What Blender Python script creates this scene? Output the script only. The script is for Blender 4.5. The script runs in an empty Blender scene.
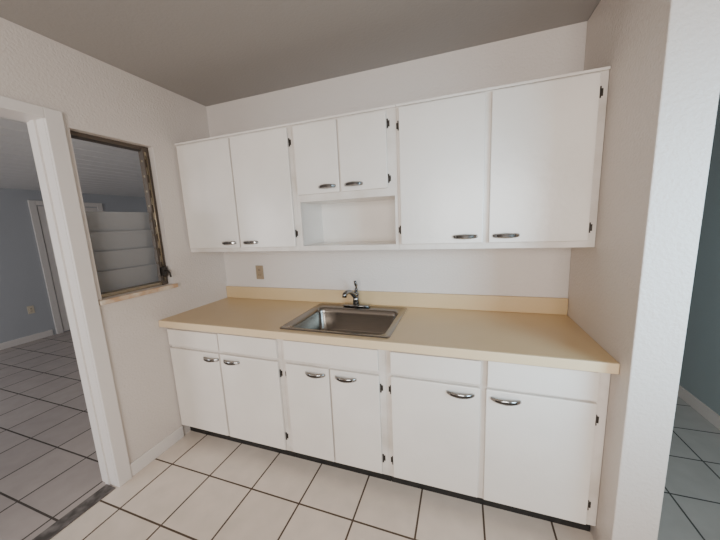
import bpy, bmesh, math
from mathutils import Vector, Matrix
S=bpy.context.scene
COL=S.collection
W=2.547; H=2.484; T=.14

# ---------------- materials ----------------
def newmat(name, color, rough=.5, metal=0, bump=None, spec=.5, coat=0, var=None):
    m=bpy.data.materials.new(name); m.use_nodes=True
    nt=m.node_tree; b=nt.nodes['Principled BSDF']
    b.inputs['Base Color'].default_value=(*color,1); b.inputs['Roughness'].default_value=rough
    b.inputs['Metallic'].default_value=metal; b.inputs['Specular IOR Level'].default_value=spec
    b.inputs['Coat Weight'].default_value=coat
    tc=nt.nodes.new('ShaderNodeTexCoord')
    if bump:
        sc,dist,st=bump
        n=nt.nodes.new('ShaderNodeTexNoise'); n.inputs['Scale'].default_value=sc; n.inputs['Detail'].default_value=3
        bp=nt.nodes.new('ShaderNodeBump'); bp.inputs['Distance'].default_value=dist; bp.inputs['Strength'].default_value=st
        nt.links.new(tc.outputs['Object'],n.inputs['Vector']); nt.links.new(n.outputs['Fac'],bp.inputs['Height'])
        nt.links.new(bp.outputs['Normal'],b.inputs['Normal'])
    if var:
        c2,sc=var
        n=nt.nodes.new('ShaderNodeTexNoise'); n.inputs['Scale'].default_value=sc; n.inputs['Detail'].default_value=4
        mx=nt.nodes.new('ShaderNodeMix'); mx.data_type='RGBA'
        mx.inputs[6].default_value=(*color,1); mx.inputs[7].default_value=(*c2,1)
        rp=nt.nodes.new('ShaderNodeMapRange'); rp.inputs[1].default_value=.4; rp.inputs[2].default_value=.7
        nt.links.new(tc.outputs['Object'],n.inputs['Vector']); nt.links.new(n.outputs['Fac'],rp.inputs[0])
        nt.links.new(rp.outputs[0],mx.inputs[0]); nt.links.new(mx.outputs[2],b.inputs['Base Color'])
    return m
M={}
M['wall']=newmat('wall_paint',(.70,.63,.575),.5,bump=(80,.006,.5))
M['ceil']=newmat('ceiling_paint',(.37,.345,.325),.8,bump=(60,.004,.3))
M['blue']=newmat('bluegray_paint',(.46,.475,.50),.6,bump=(90,.004,.3))
M['teal']=newmat('teal_paint',(.38,.44,.45),.6,bump=(90,.004,.3))
M['trim']=newmat('trim_paint',(.78,.73,.69),.4,bump=(40,.002,.2))
M['cab']=newmat('cabinet_paint',(.85,.79,.725),.24,bump=(25,.005,.22),var=((.78,.72,.655),2.5))
M['cabin']=newmat('cabinet_interior',(.74,.71,.67),.5)
M['frame']=newmat('face_frame_paint',(.77,.71,.65),.35,bump=(25,.004,.2),var=((.63,.56,.49),6))
M['black']=newmat('toe_kick_black',(.012,.011,.010),.5)
M['lam']=newmat('laminate_beige',(.62,.445,.24),.30,var=((.66,.485,.28),2))
M['lamedge']=newmat('laminate_edge',(.77,.60,.38),.35)
M['steel']=newmat('brushed_steel',(.28,.25,.22),.25,1,bump=(300,.0005,.3))
M['chrome']=newmat('chrome',(.42,.41,.40),.12,1)
M['faucet']=newmat('faucet_chrome',(.26,.255,.25),.15,1)
M['dark']=newmat('dark_metal',(.05,.042,.036),.4,.6)
M['bronze']=newmat('bronze_frame',(.12,.095,.075),.45,.5)
M['hw']=newmat('tarnished_metal',(.34,.28,.20),.35,.8)
M['brownplate']=newmat('outlet_plate',(.34,.25,.16),.4)
M['whiteplate']=newmat('outlet_plate_white',(.7,.62,.48),.4)
M['sill']=newmat('sill_stone',(.56,.36,.22),.5,var=((.72,.62,.5),14))
M['thresh']=newmat('threshold_dark',(.07,.06,.055),.6,var=((.2,.18,.17),20))
M['louv']=newmat('frosted_louver',(.24,.24,.245),.3)
M['plank']=newmat('ceiling_plank_white',(.74,.73,.72),.5)

def tilemat(name,c1,c2,grout,size,ox,oy,ms=.0045,rough=.17):
    m=bpy.data.materials.new(name); m.use_nodes=True; nt=m.node_tree; b=nt.nodes['Principled BSDF']
    tc=nt.nodes.new('ShaderNodeTexCoord'); mp=nt.nodes.new('ShaderNodeMapping')
    mp.inputs['Location'].default_value=(-ox,-oy,0)
    br=nt.nodes.new('ShaderNodeTexBrick'); br.offset=0; br.squash=1
    br.inputs['Scale'].default_value=1; br.inputs['Brick Width'].default_value=size; br.inputs['Row Height'].default_value=size
    br.inputs['Mortar Size'].default_value=ms; br.inputs['Mortar Smooth'].default_value=.1
    br.inputs['Color1'].default_value=(*c1,1); br.inputs['Color2'].default_value=(*c2,1); br.inputs['Mortar'].default_value=(*grout,1)
    nt.links.new(tc.outputs['Object'],mp.inputs['Vector']); nt.links.new(mp.outputs[0],br.inputs['Vector'])
    n=nt.nodes.new('ShaderNodeTexNoise'); n.inputs['Scale'].default_value=9; n.inputs['Detail'].default_value=5
    nt.links.new(tc.outputs['Object'],n.inputs['Vector'])
    rp=nt.nodes.new('ShaderNodeMapRange'); rp.inputs[1].default_value=.3; rp.inputs[2].default_value=.7; rp.inputs[3].default_value=.93; rp.inputs[4].default_value=1.03
    nt.links.new(n.outputs['Fac'],rp.inputs[0])
    mx=nt.nodes.new('ShaderNodeVectorMath'); mx.operation='SCALE'
    nt.links.new(br.outputs['Color'],mx.inputs[0]); nt.links.new(rp.outputs[0],mx.inputs['Scale'])
    nt.links.new(mx.outputs[0],b.inputs['Base Color'])
    rr=nt.nodes.new('ShaderNodeMapRange'); rr.inputs[3].default_value=rough; rr.inputs[4].default_value=.9
    nt.links.new(br.outputs['Fac'],rr.inputs[0]); nt.links.new(rr.outputs[0],b.inputs['Roughness'])
    bp=nt.nodes.new('ShaderNodeBump'); bp.invert=True; bp.inputs['Distance'].default_value=.003; bp.inputs['Strength'].default_value=.6
    nt.links.new(br.outputs['Fac'],bp.inputs['Height']); nt.links.new(bp.outputs[0],b.inputs['Normal'])
    return m
M['tile']=tilemat('kitchen_tile',(.80,.70,.61),(.76,.66,.57),(.10,.07,.05),.317,.166,-.82,.005)
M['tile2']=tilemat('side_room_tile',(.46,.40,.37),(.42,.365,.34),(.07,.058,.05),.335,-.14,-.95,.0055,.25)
M['tile3']=tilemat('hall_tile',(.52,.54,.53),(.48,.50,.49),(.08,.09,.09),.317,.166,-.82)

# ---------------- mesh helpers ----------------
class B:
    def __init__(s): s.bm=bmesh.new(); s.mats=[]
    def mi(s,m):
        m=M[m]
        if m not in s.mats: s.mats.append(m)
        return s.mats.index(m)
    def box(s,x0,x1,y0,y1,z0,z1,m,bev=0,seg=2):
        r=bmesh.ops.create_cube(s.bm,size=1)
        vs=r['verts']
        for v in vs:
            v.co=Vector(((x0+x1)/2+v.co.x*(x1-x0),(y0+y1)/2+v.co.y*(y1-y0),(z0+z1)/2+v.co.z*(z1-z0)))
        fs=set(f for v in vs for f in v.link_faces); k=s.mi(m)
        for f in fs: f.material_index=k
        if bev:
            es=set(e for v in vs for e in v.link_edges)
            r=bmesh.ops.bevel(s.bm,geom=list(es),offset=bev,segments=seg,affect='EDGES',profile=.5)
            for f in r['faces']: f.material_index=k
    def cyl(s,p0,p1,r0,m,r1=None,seg=20):
        p0=Vector(p0);p1=Vector(p1);d=p1-p0
        r=bmesh.ops.create_cone(s.bm,cap_ends=True,segments=seg,radius1=r0,radius2=r0 if r1 is None else r1,depth=d.length)
        q=d.to_track_quat('Z','Y'); k=s.mi(m)
        for v in r['verts']: v.co=q@v.co+(p0+p1)/2
        for f in set(f for v in r['verts'] for f in v.link_faces): f.material_index=k; f.smooth=len(f.verts)==4
    def tube(s,pts,rads,m,seg=14,flat=1.0):
        k=s.mi(m); rings=[]; pts=[Vector(p) for p in pts]
        for i,p in enumerate(pts):
            t=(pts[min(i+1,len(pts)-1)]-pts[max(i-1,0)]).normalized()
            a=t.cross(Vector((0,0,1)))
            if a.length<.05: a=Vector((1,0,0))
            a.normalize(); c=a.cross(t)
            r=rads[i] if isinstance(rads,(list,tuple)) else rads
            rings.append([s.bm.verts.new(p+a*r*math.cos(2*math.pi*j/seg)+c*r*flat*math.sin(2*math.pi*j/seg)) for j in range(seg)])
        for i in range(len(rings)-1):
            for j in range(seg):
                f=s.bm.faces.new((rings[i][j],rings[i][(j+1)%seg],rings[i+1][(j+1)%seg],rings[i+1][j])); f.material_index=k; f.smooth=True
        for r in (rings[0],rings[-1]):
            f=s.bm.faces.new(r); f.material_index=k
    def handle(s,x,y,z,L=.13,m='chrome'):
        n=20; prof=[]
        for i in range(n+1):
            t=-1+2*i/n
            xx=t*L/2; off=.027*(1-abs(t)**2.4)
            hh=.0095+.0035*(1-abs(t))
            if abs(t)>.95: hh*=.7
            prof.append((xx,off,hh))
        k=s.mi(m); kd=s.mi('dark'); rings=[]
        for xx,off,hh in prof:
            o=y-off
            bk=o+.002 if off>.003 else y
            c=[(o-.001,-hh),(o-.004,-hh*.75),(o-.0055,-hh*.45),(o-.0055,hh*.45),(o-.004,hh*.75),(o-.001,hh),(bk,hh*.8),(bk,-hh*.8)]
            rings.append([s.bm.verts.new((x+xx,a,z+b)) for a,b in c])
        q=len(rings[0])
        for i in range(n):
            for j in range(q):
                f=s.bm.faces.new((rings[i][j],rings[i+1][j],rings[i+1][(j+1)%q],rings[i][(j+1)%q]))
                f.material_index=kd if (j==2 and 3<=i<n-3) or j==6 else k; f.smooth=j!=2
        for r in (rings[0],rings[-1]):
            f=s.bm.faces.new(r); f.material_index=k
    def hinge(s,x,y,z,side):
        s.cyl((x,y-.004,z-.018),(x,y-.004,z+.018),.0035,'dark',seg=10)
        s.box(min(x,x+side*.012),max(x,x+side*.012),y-.002,y+.001,z-.016,z+.016,'dark')
        for dz in (-.021,.021): s.cyl((x,y-.004,z+dz-.003),(x,y-.004,z+dz+.003),.0045,'dark',seg=10)
    def done(s,name,parent=None):
        bmesh.ops.recalc_face_normals(s.bm,faces=s.bm.faces)
        me=bpy.data.meshes.new(name); s.bm.to_mesh(me); s.bm.free()
        for m in s.mats: me.materials.append(m)
        o=bpy.data.objects.new(name,me); COL.objects.link(o)
        if parent: o.parent=parent
        return o
def empty(name,loc=(0,0,0)):
    o=bpy.data.objects.new(name,None); o.empty_display_size=.1; COL.objects.link(o); return o
def boxobj(name,*a,**k):
    b=B(); b.box(*a,**k); return b.done(name)

YB=-4.2     # rear of kitchen
XF=-4.05    # far wall of side room
XH=3.64     # hall wall
YS=3.0
HS=2.20     # side room ceiling
# ---------------- room shell ----------------
boxobj('floor',-.04,2.70,YB,.12,-.1,0,'tile')
boxobj('floor_side_room',XF-.12,-.04,YB,YS,-.1,0,'tile2')
b=B(); b.box(2.70,XH+.12,YB,YS,-.1,0,'tile3'); b.done('floor_hall')
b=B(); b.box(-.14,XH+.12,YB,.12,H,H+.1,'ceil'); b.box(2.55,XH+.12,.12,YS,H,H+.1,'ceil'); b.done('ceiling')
b=B()
x=XF-.12
while x<-.15:
    b.box(x,min(x+.194,-.141),YB,YS,HS,HS+.06,'plank',bev=.010,seg=1); x+=.2
b.box(XF-.12,-.141,YB,YS,HS+.03,HS+.07,'plank')
b.done('ceiling_side_room')
boxobj('wall_back',-.14,2.69,0,.12,0,H,'wall')
boxobj('wall_right',W,2.69,-.72,-.0005,0,H,'wall',bev=.004)
boxobj('wall_right_hall',2.57,2.69,.1205,YS,0,H,'wall')
DY0,DY1,DZ=-1.90,-1.033,2.10
WY0,WY1,WZ0,WZ1=-.945,-.50,1.14,2.07
b=B()
b.box(-T,0,YB,DY0,0,H,'wall')
b.box(-T,0,DY0,DY1,DZ,H,'wall')
b.box(-T,0,DY1,WY0,0,H,'wall')
b.box(-T,0,WY0,WY1,0,WZ0,'wall')
b.box(-T,0,WY0,WY1,WZ1,H,'wall')
b.box(-T,0,WY1,0,0,H,'wall')
b.done('wall_left')
boxobj('wall_side_room_far',XF-.12,XF,YB,YS,0,2.46,'blue')
boxobj('wall_side_room_end',XF,-.02,YS,YS+.12,0,2.46,'blue')
boxobj('wall_side_room_return',-T,-.02,.12,YS,0,2.46,'blue')
# hall wall; its unseen window opening is added for the blue fill light
HWY0,HWY1,HWZ0,HWZ1=-2.3,-1.35,.95,2.0
b=B()
b.box(XH,XH+.12,YB,HWY0,0,H,'teal'); b.box(XH,XH+.12,HWY1,YS,0,H,'teal')
b.box(XH,XH+.12,HWY0,HWY1,0,HWZ0,'teal'); b.box(XH,XH+.12,HWY0,HWY1,HWZ1,H,'teal')
b.done('wall_hall')
w2=empty('added_hall_window'); b=B()  # unseen window frame, added around the hall fill light
b.box(XH+.04,XH+.08,HWY0,HWY0+.04,HWZ0,HWZ1,'trim');b.box(XH+.04,XH+.08,HWY1-.04,HWY1,HWZ0,HWZ1,'trim')
b.box(XH+.04,XH+.08,HWY0+.04,HWY1-.04,HWZ1-.04,HWZ1,'trim');b.box(XH+.04,XH+.08,HWY0+.04,HWY1-.04,HWZ0,HWZ0+.04,'trim')
b.box(XH+.04,XH+.08,HWY0+.04,HWY1-.04,1.46,1.49,'trim')
b.done('frame',w2)
boxobj('wall_hall_end',2.57,XH+.12,YS,YS+.12,0,H,'teal')
b=B()
b.box(-.14,1.1,YB-.12,YB,0,H,'wall'); b.box(3.3,XH+.12,YB-.12,YB,0,H,'wall'); b.box(1.1,3.3,YB-.12,YB,2.3,H,'wall')
b.done('wall_rear')
b=B(); b.box(XF-.12,-.14,YB-.12,YB,0,.7,'blue');b.box(XF-.12,-.14,YB-.12,YB,2.1,2.46,'blue');b.box(XF-.12,-3.4,YB-.12,YB,.7,2.1,'blue');b.box(-.8,-.14,YB-.12,YB,.7,2.1,'blue')
b.done('wall_side_room_rear')
b=B()
for x in (1.1,2.18,3.26): b.box(x,x+.04,YB-.08,YB-.03,0.035,2.255,'trim')
b.box(1.1,3.3,YB-.08,YB-.03,2.26,2.3,'trim'); b.box(1.1,3.3,YB-.08,YB-.03,0,.03,'trim')
b.done('trim_3')

b=B(); b.box(0,.013,-.970,-.60,0,.088,'trim',bev=.003); b.done('baseboard_left')
b=B(); b.box(0,.013,YB,-2.0,0,.088,'trim',bev=.003); b.done('baseboard_left.001')
b=B(); b.box(XH-.013,XH,YB,YS,0,.09,'trim',bev=.003); b.done('baseboard_hall')
b=B(); b.box(XF,XF+.013,YB,.52,0,.09,'trim',bev=.003); b.done('baseboard_side_room')

# kitchen doorway casing
b=B()
b.box(0,.018,DY1-.012,-.972,0,2.137,'trim',bev=.003)
b.box(0,.018,-2.0,DY0+.012,0,2.137,'trim',bev=.003)
b.box(0,.0175,DY0+.012,DY1-.012,2.085,2.137,'trim',bev=.003)
b.box(-T-.002,.0,DY1-.012,DY1,0,DZ,'trim'); b.box(-T-.002,.0,DY0,DY0+.012,0,DZ,'trim'); b.box(-T-.002,.0,DY0+.012,DY1-.012,DZ-.012,DZ,'trim')
b.box(-.10,-.065,DY1-.020,DY1-.012,0,DZ-.012,'trim')
b.done('trim_1')
b=B(); b.box(-.085,.0,DY0+.012,DY1-.022,0,.006,'thresh',bev=.002); b.done('trim_2')

# far door in side room
b=B(); X0=XF+.001
b.box(X0,X0+.02,.56,.64,0,2.05,'trim',bev=.003); b.box(X0,X0+.02,1.42,1.50,0,2.05,'trim',bev=.003); b.box(X0,X0+.02,.64,1.42,1.98,2.05,'trim',bev=.003)
b.box(X0,X0+.012,.650,1.41,.01,1.97,'trim')
for z0,z1 in ((.15,.95),(1.05,1.85)):
    for y0,y1 in ((.72,.98),(1.06,1.33)): b.box(X0+.012,X0+.018,y0,y1,z0,z1,'trim',bev=.003)
b.cyl((X0+.012,1.37,.98),(X0+.06,1.37,.98),.025,'hw')
b.done('door_1')

def outlet(name,org,ax,plate,slot='dark'):
    b=B(); b.box(-.036,.036,-.006,0,-.058,.058,plate,bev=.002)
    for dz in (-.021,.021):
        b.box(-.017,.017,-.009,-.004,dz-.014,dz+.014,plate,bev=.004)
        b.box(-.008,-.005,-.0095,-.008,dz-.006,dz+.006,slot); b.box(.005,.008,-.0095,-.008,dz-.006,dz+.006,slot)
    b.cyl((0,-.0085,0),(0,-.005,0),.003,'hw',seg=10)
    o=b.done(name); o.location=org
    if ax=='x': o.rotation_euler=(0,0,math.pi/2)
    return o
outlet('electrical_outlet',(.36,-.0005,1.14),'y','brownplate')
outlet('electrical_outlet',(XF+.0005,.34,.46),'x','whiteplate')

# ---------------- window in left wall ----------------
win=empty('window_1')
b=B()
fx0,fx1=-.115,-.045
b.box(fx0,fx1,WY0,WY0+.022,WZ0,WZ1,'bronze',bev=.002)
b.box(fx0,fx1,WY1-.022,WY1,WZ0,WZ1,'bronze',bev=.002)
b.box(fx0,fx1,WY0+.022,WY1-.022,WZ1-.022,WZ1,'bronze',bev=.002)
b.box(fx0,fx1,WY0+.022,WY1-.022,WZ0+.001,WZ0+.022,'hw',bev=.002)
b.box(fx1,fx1+.012,WY1-.05,WY1-.022,WZ0,WZ1-.01,'bronze')
b.done('frame',win)
b=B()
z=WZ0+.05; i=0
while z<WZ1-.04:
    b.box(-.075,-.035,WY1-.040,WY1-.022,z,z+.012,'hw',bev=.002)
    b.box(-.052,-.030,WY1-.043,WY1-.030,z+.012,z+.06,'hw',bev=.003)
    b.cyl((-.04,WY1-.046,z+.03),(-.04,WY1-.03,z+.03),.007,'dark',seg=10)
    z+=.098; i+=1
b.cyl((-.028,WY1-.034,WZ0+.03),(-.028,WY1-.034,WZ1-.06),.004,'hw',seg=8)
b.box(-.05,-.01,WY1-.05,WY1-.02,WZ0+.06,WZ0+.13,'dark',bev=.006)
b.tube([(-.01,WY1-.035,WZ0+.10),(.012,WY1-.035,WZ0+.10),(.03,WY1-.035,WZ0+.085),(.033,WY1-.035,WZ0+.055)],.006,'dark')
b.done('operator',win)
b=B()
for k in range(4):
    z0=WZ0+.025+k*.118
    bm=b.bm; kk=b.mi('louv')
    y0,y1=WY0+.023,WY1-.045
    vs=[(-.088,y0,z0),(-.088,y1,z0),(-.072,y1,z0+.125),(-.072,y0,z0+.125),(-.093,y0,z0),(-.093,y1,z0),(-.077,y1,z0+.125),(-.077,y0,z0+.125)]
    v=[bm.verts.new(p) for p in vs]
    for q in ((0,1,2,3),(7,6,5,4),(0,4,5,1),(1,5,6,2),(2,6,7,3),(3,7,4,0)):
        f=bm.faces.new([v[a] for a in q]); f.material_index=kk
b.done('louvers',win)
b=B(); b.box(-.044,.022,WY0-.02,WY1+.02,WZ0-.028,WZ0-.0005,'sill',bev=.004)
o=b.done('sill',win)

# ---------------- base cabinets ----------------
FY=-.584; DYF=-.604; CB=.083; CT=.874
def base_cab(x0,x1,drawers,doors,hinges,left_end=False):
    e=empty('base_cabinet')
    b=B()
    b.box(x0,x0+.018,FY+.018,-.003,CB,CT,'cabin'); b.box(x1-.018,x1,FY+.018,-.003,CB,CT,'cabin')
    b.box(x0+.018,x1-.018,FY+.018,-.003,CB,CB+.018,'cabin'); b.box(x0+.018,x1-.018,-.012,-.003,CB+.018,CT,'cabin')
    lo=min(d[0] for d in doors)+.012; hi=max(d[1] for d in doors)-.012
    b.box(x0,lo,FY,FY+.018,CB,CT,'frame'); b.box(hi,x1,FY,FY+.018,CB,CT,'frame')
    b.box(lo,hi,FY,FY+.018,.835,CT,'frame'); b.box(lo,hi,FY,FY+.018,.685,.73,'frame'); b.box(lo,hi,FY,FY+.018,CB,.115,'frame')
    if len(doors)>1:
        m=(doors[0][1]+doors[1][0])/2
        b.box(m-.022,m+.022,FY,FY+.018,.115,.685,'frame'); b.box(m-.022,m+.022,FY,FY+.018,.73,.835,'frame')
    b.done('carcass',e)
    b=B()
    b.box(x0+.001,x1-.001,FY+.045,FY+.06,0.0,CB-.0005,'black')
    b.done('toe_kick',e)
    for i,(a,c,z0,z1) in enumerate(drawers):
        b=B(); b.box(a,c,DYF,FY-.0008,z0,z1,'cab',bev=.0035); b.done('drawer_front_%d'%(i+1),e)
    for i,(a,c,z0,z1,hx) in enumerate(doors):
        b=B(); b.box(a,c,DYF,FY-.0008,z0,z1,'cab',bev=.004); b.handle(hx,DYF,z1-.038); b.done('door_front_%d'%(i+1),e)
    if hinges:
        b=B()
        for x,z,s in hinges: b.hinge(x,FY,z,s)
        b.done('hinges',e)
    return e
base_cab(.003,.925,[(.008,.448,.722,.838),(.458,.900,.722,.842)],[(.008,.442,.098,.700,.38),(.456,.900,.098,.700,.55)],[(.905,.62,1),(.905,.19,1)])
base_cab(.926,1.572,[(.950,1.535,.722,.845)],[(.955,1.240,.100,.697,1.155),(1.250,1.537,.100,.697,1.345)],[(.950,.62,-1),(1.542,.62,1),(1.542,.19,1)])
base_cab(1.573,W-.002,[(1.602,2.040,.722,.842),(2.070,2.502,.716,.848)],[(1.602,2.040,.098,.703,1.95),(2.066,2.502,.096,.703,2.15)],[(1.597,.62,-1),(1.597,.19,-1),(2.507,.62,1),(2.507,.19,1)])

# ---------------- countertop ----------------
SX0,SX1,SY0,SY1=.955,1.577,-.584,-.078
b=B()
Z0,Z1=CT+.001,.914
def cbox(x0,x1,y0,y1): b.box(x0,x1,y0,y1,Z0,Z1,'lam')
XR=W-.001
cbox(.001,SX0,-.636,-.001); cbox(SX1,XR,-.636,-.001); cbox(SX0,SX1,SY1,-.001); cbox(SX0,SX1,-.636,SY0)
b.box(.001,XR,-.648,-.636,Z0-.006,Z1,'lamedge',bev=.003)
b.box(.001,XR,-.021,-.001,Z1,1.015,'lam',bev=.004)
b.done('countertop')

# ---------------- sink ----------------
def rrect(x0,x1,y0,y1,r,z,n=6):
    out=[]
    for cx,cy,a0 in ((x1-r,y1-r,0),(x0+r,y1-r,90),(x0+r,y0+r,180),(x1-r,y0+r,270)):
        for i in range(n+1):
            a=math.radians(a0+90*i/n); out.append(Vector((cx+r*math.cos(a),cy+r*math.sin(a),z)))
    return out
b=B(); bm=b.bm; k=b.mi('steel')
ox0,ox1,oy0,oy1=.930,1.602,-.604,-.056
bx0,bx1,by0,by1=.972,1.560,-.568,-.145
loops=[rrect(ox0,ox1,oy0,oy1,.02,.9145),rrect(ox0+.003,ox1-.003,oy0+.003,oy1-.003,.02,.920),rrect(ox0+.012,ox1-.012,oy0+.012,oy1-.012,.02,.9205),
 rrect(ox0+.018,ox1-.018,oy0+.018,oy1-.018,.02,.9175),
 rrect(bx0-.006,bx1+.006,by0-.006,by1+.006,.045,.9175),rrect(bx0,bx1,by0,by1,.045,.913),rrect(bx0+.006,bx1-.006,by0+.006,by1-.006,.045,.88),
 rrect(bx0+.012,bx1-.012,by0+.012,by1-.012,.045,.765),rrect(bx0+.03,bx1-.03,by0+.03,by1-.03,.045,.742),rrect(bx0+.06,bx1-.06,by0+.06,by1-.06,.045,.737)]
R=[[bm.verts.new(p) for p in l] for l in loops]
cx,cy=(bx0+bx1)/2,(by0+by1)/2; N=len(R[0])
dr=[]
for p in loops[-1]:
    d=Vector((p.x-cx,p.y-cy,0)).normalized(); dr.append(Vector((cx+d.x*.055,cy+d.y*.055,.732)))
R.append([bm.verts.new(p) for p in dr])
R.append([bm.verts.new(Vector((cx+(p.x-cx)*.75,cy+(p.y-cy)*.75,.722))) for p in dr])
for i in range(len(R)-1):
    for j in range(N):
        f=bm.faces.new((R[i][j],R[i][(j+1)%N],R[i+1][(j+1)%N],R[i+1][j])); f.material_index=k; f.smooth=True
f=bm.faces.new(R[-1]); f.material_index=k
b.cyl((cx,cy,.722),(cx,cy,.729),.033,'dark'); b.cyl((cx,cy,.729),(cx,cy,.740),.008,'steel')
sink=b.done('kitchen_sink')

# ---------------- faucet ----------------
b=B(); fx,fy,fz=1.240,-.100,.9215; FM='faucet'
b.tube([(fx-.10,fy,fz+.007),(fx-.095,fy,fz+.008),(fx,fy,fz+.009),(fx+.095,fy,fz+.008),(fx+.10,fy,fz+.007)],[.010,.024,.030,.024,.010],FM,flat=.28)
b.cyl((fx,fy,fz),(fx,fy,fz+.018),.028,FM,.025)
b.cyl((fx,fy,fz+.018),(fx,fy,fz+.085),.023,FM,.022)
b.tube([(fx,fy,fz+.085),(fx,fy,fz+.095),(fx,fy,fz+.104),(fx,fy,fz+.108)],[.024,.024,.017,.004],FM)
sp=[]
for i in range(13):
    t=i/12; d=.15*t; zz=fz+.068+.062*math.sin(t*math.pi*.66)
    sp.append((fx-.16*d,fy-.98*d,zz))
tip=sp[-1]; sp.append((tip[0]-.001,tip[1]-.006,tip[2]-.020))
b.tube(sp,[.018]*4+[.016]*9+[.015],FM)
b.tube([(fx,fy,fz+.10),(fx+.002,fy+.010,fz+.125),(fx+.004,fy+.006,fz+.155),(fx+.006,fy-.02,fz+.185)],[.012,.011,.012,.009],FM)
b.done('faucet')

# ---------------- wall cabinets ----------------
UB,UT=1.347,2.127; UF=-.323; UD=-.341
def upper(x0,x1,doors,hinges,zlo=None,niche=False):
    e=empty('wall_cabinet')
    z0=UB; b=B()
    b.box(x0,x0+.018,UF+.018,-.001,UB,UT,'cab'); b.box(x1-.018,x1,UF+.018,-.001,UB,UT,'cab')
    b.box(x0+.018,x1-.018,UF+.018,-.001,UT-.018,UT,'cab'); b.box(x0+.018,x1-.018,UF+.018,-.001,UB,UB+.018,'cab'); b.box(x0+.018,x1-.018,-.010,-.001,UB+.018,UT-.018,'cab')
    if niche:
        b.box(x0+.018,x1-.018,UF+.018,-.010,1.655,1.673,'cab')
    b.done('carcass',e)
    b=B()
    lo=doors[0][0]+.012; hi=doors[-1][1]-.012
    if niche: lo,hi=.978,1.588
    dz0=min(d[2] for d in doors); dz1=max(d[3] for d in doors)
    b.box(x0,lo,UF,UF+.018,UB,UT,'frame'); b.box(hi,x1,UF,UF+.018,UB,UT,'frame')
    b.box(lo,hi,UF,UF+.018,dz1-.012,UT,'frame'); b.box(lo,hi,UF,UF+.018,UB,1.378 if niche else dz0+.012,'frame')
    m=(doors[0][1]+doors[1][0])/2
    if niche:
        b.box(lo,hi,UF,UF+.018,1.655,1.712,'frame'); b.box(m-.02,m+.02,UF,UF+.018,1.712,dz1-.012,'frame'); b.box(1.54,hi,UF,UF+.018,1.712,dz1-.012,'frame')
        b.box(lo,hi,-.29,-.0105,1.3655,1.378,'cab')
    else: b.box(m-.022,m+.022,UF,UF+.018,dz0+.012,dz1-.012,'frame')
    b.box(x0,x1,UF-.012,UF-.0005,UT-.012,UT,'cab',bev=.002)
    b.done('face_frame',e)
    for i,(a,c,z0,z1,hx) in enumerate(doors):
        b=B(); b.box(a,c,UD,UF-.0008,z0,min(z1,UT-.014),'cab',bev=.004); b.handle(hx,UD,z0+.036,L=.125 if not niche else .115); b.done('door_front_%d'%(i+1),e)
    b=B()
    for x,z,s in hinges: b.hinge(x,UF,z,s)
    b.done('hinges',e)
upper(.002,.953,[(.018,.480,1.375,2.105,.395),(.492,.928,1.375,2.105,.58)],[(.933,2.02,1),(.933,1.46,1)])
upper(.954,1.606,[(.972,1.258,1.698,2.105,1.18),(1.268,1.552,1.698,2.105,1.35)],[(1.557,2.04,1),(1.557,1.75,1)],niche=True)
upper(1.607,W-.002,[(1.622,2.052,1.378,2.108,1.965),(2.080,2.512,1.378,2.108,2.16)],[(1.617,2.02,-1),(1.617,1.46,-1),(2.517,2.03,1),(2.517,1.44,1)])

# ---------------- lights ----------------
def area(name,loc,target,sx,sy,power,color):
    l=bpy.data.lights.new(name,'AREA'); l.shape='RECTANGLE'; l.size=sx; l.size_y=sy; l.energy=power; l.color=color
    o=bpy.data.objects.new(name,l); COL.objects.link(o); o.location=loc
    o.rotation_euler=(Vector(target)-Vector(loc)).to_track_quat('-Z','Y').to_euler(); return o
area('daylight_rear_door',(2.2,YB+.05,1.60),(1.7,0,1.0),1.7,1.2,86,(1,.95,.895))
area('daylight_side_room',(-2.1,YB+.05,1.4),(-2.1,0,1.0),2.5,1.3,58,(.97,.98,1))
hl=area('hall_blue_fill',(XH-.02,(HWY0+HWY1)/2,1.47),(2.75,-.72,1.3),.9,1.0,12,(.50,.78,1))  # added fill, aimed to tint the end of wall_right blue
hl.data.spread=math.radians(65)
w=bpy.data.worlds.new('world'); S.world=w; w.use_nodes=True
w.node_tree.nodes['Background'].inputs[0].default_value=(.75,.85,1,1); w.node_tree.nodes['Background'].inputs[1].default_value=.8

# ---------------- camera ----------------
yaw,pitch,roll,f=-.340,-.160,-.045,292.85
fw=Vector((math.sin(yaw)*math.cos(pitch),math.cos(yaw)*math.cos(pitch),math.sin(pitch)))
rt=fw.cross(Vector((0,0,1))).normalized(); up=rt.cross(fw)
r2=rt*math.cos(roll)+up*math.sin(roll); u2=-rt*math.sin(roll)+up*math.cos(roll)
cd=bpy.data.cameras.new('camera'); cd.sensor_width=36; cd.lens=f*36/720; cd.clip_start=.02
co=bpy.data.objects.new('camera',cd); COL.objects.link(co); S.camera=co
C=Vector((1.952,-1.999,1.511))
co.matrix_world=Matrix(((r2.x,u2.x,-fw.x,C.x),(r2.y,u2.y,-fw.y,C.y),(r2.z,u2.z,-fw.z,C.z),(0,0,0,1)))
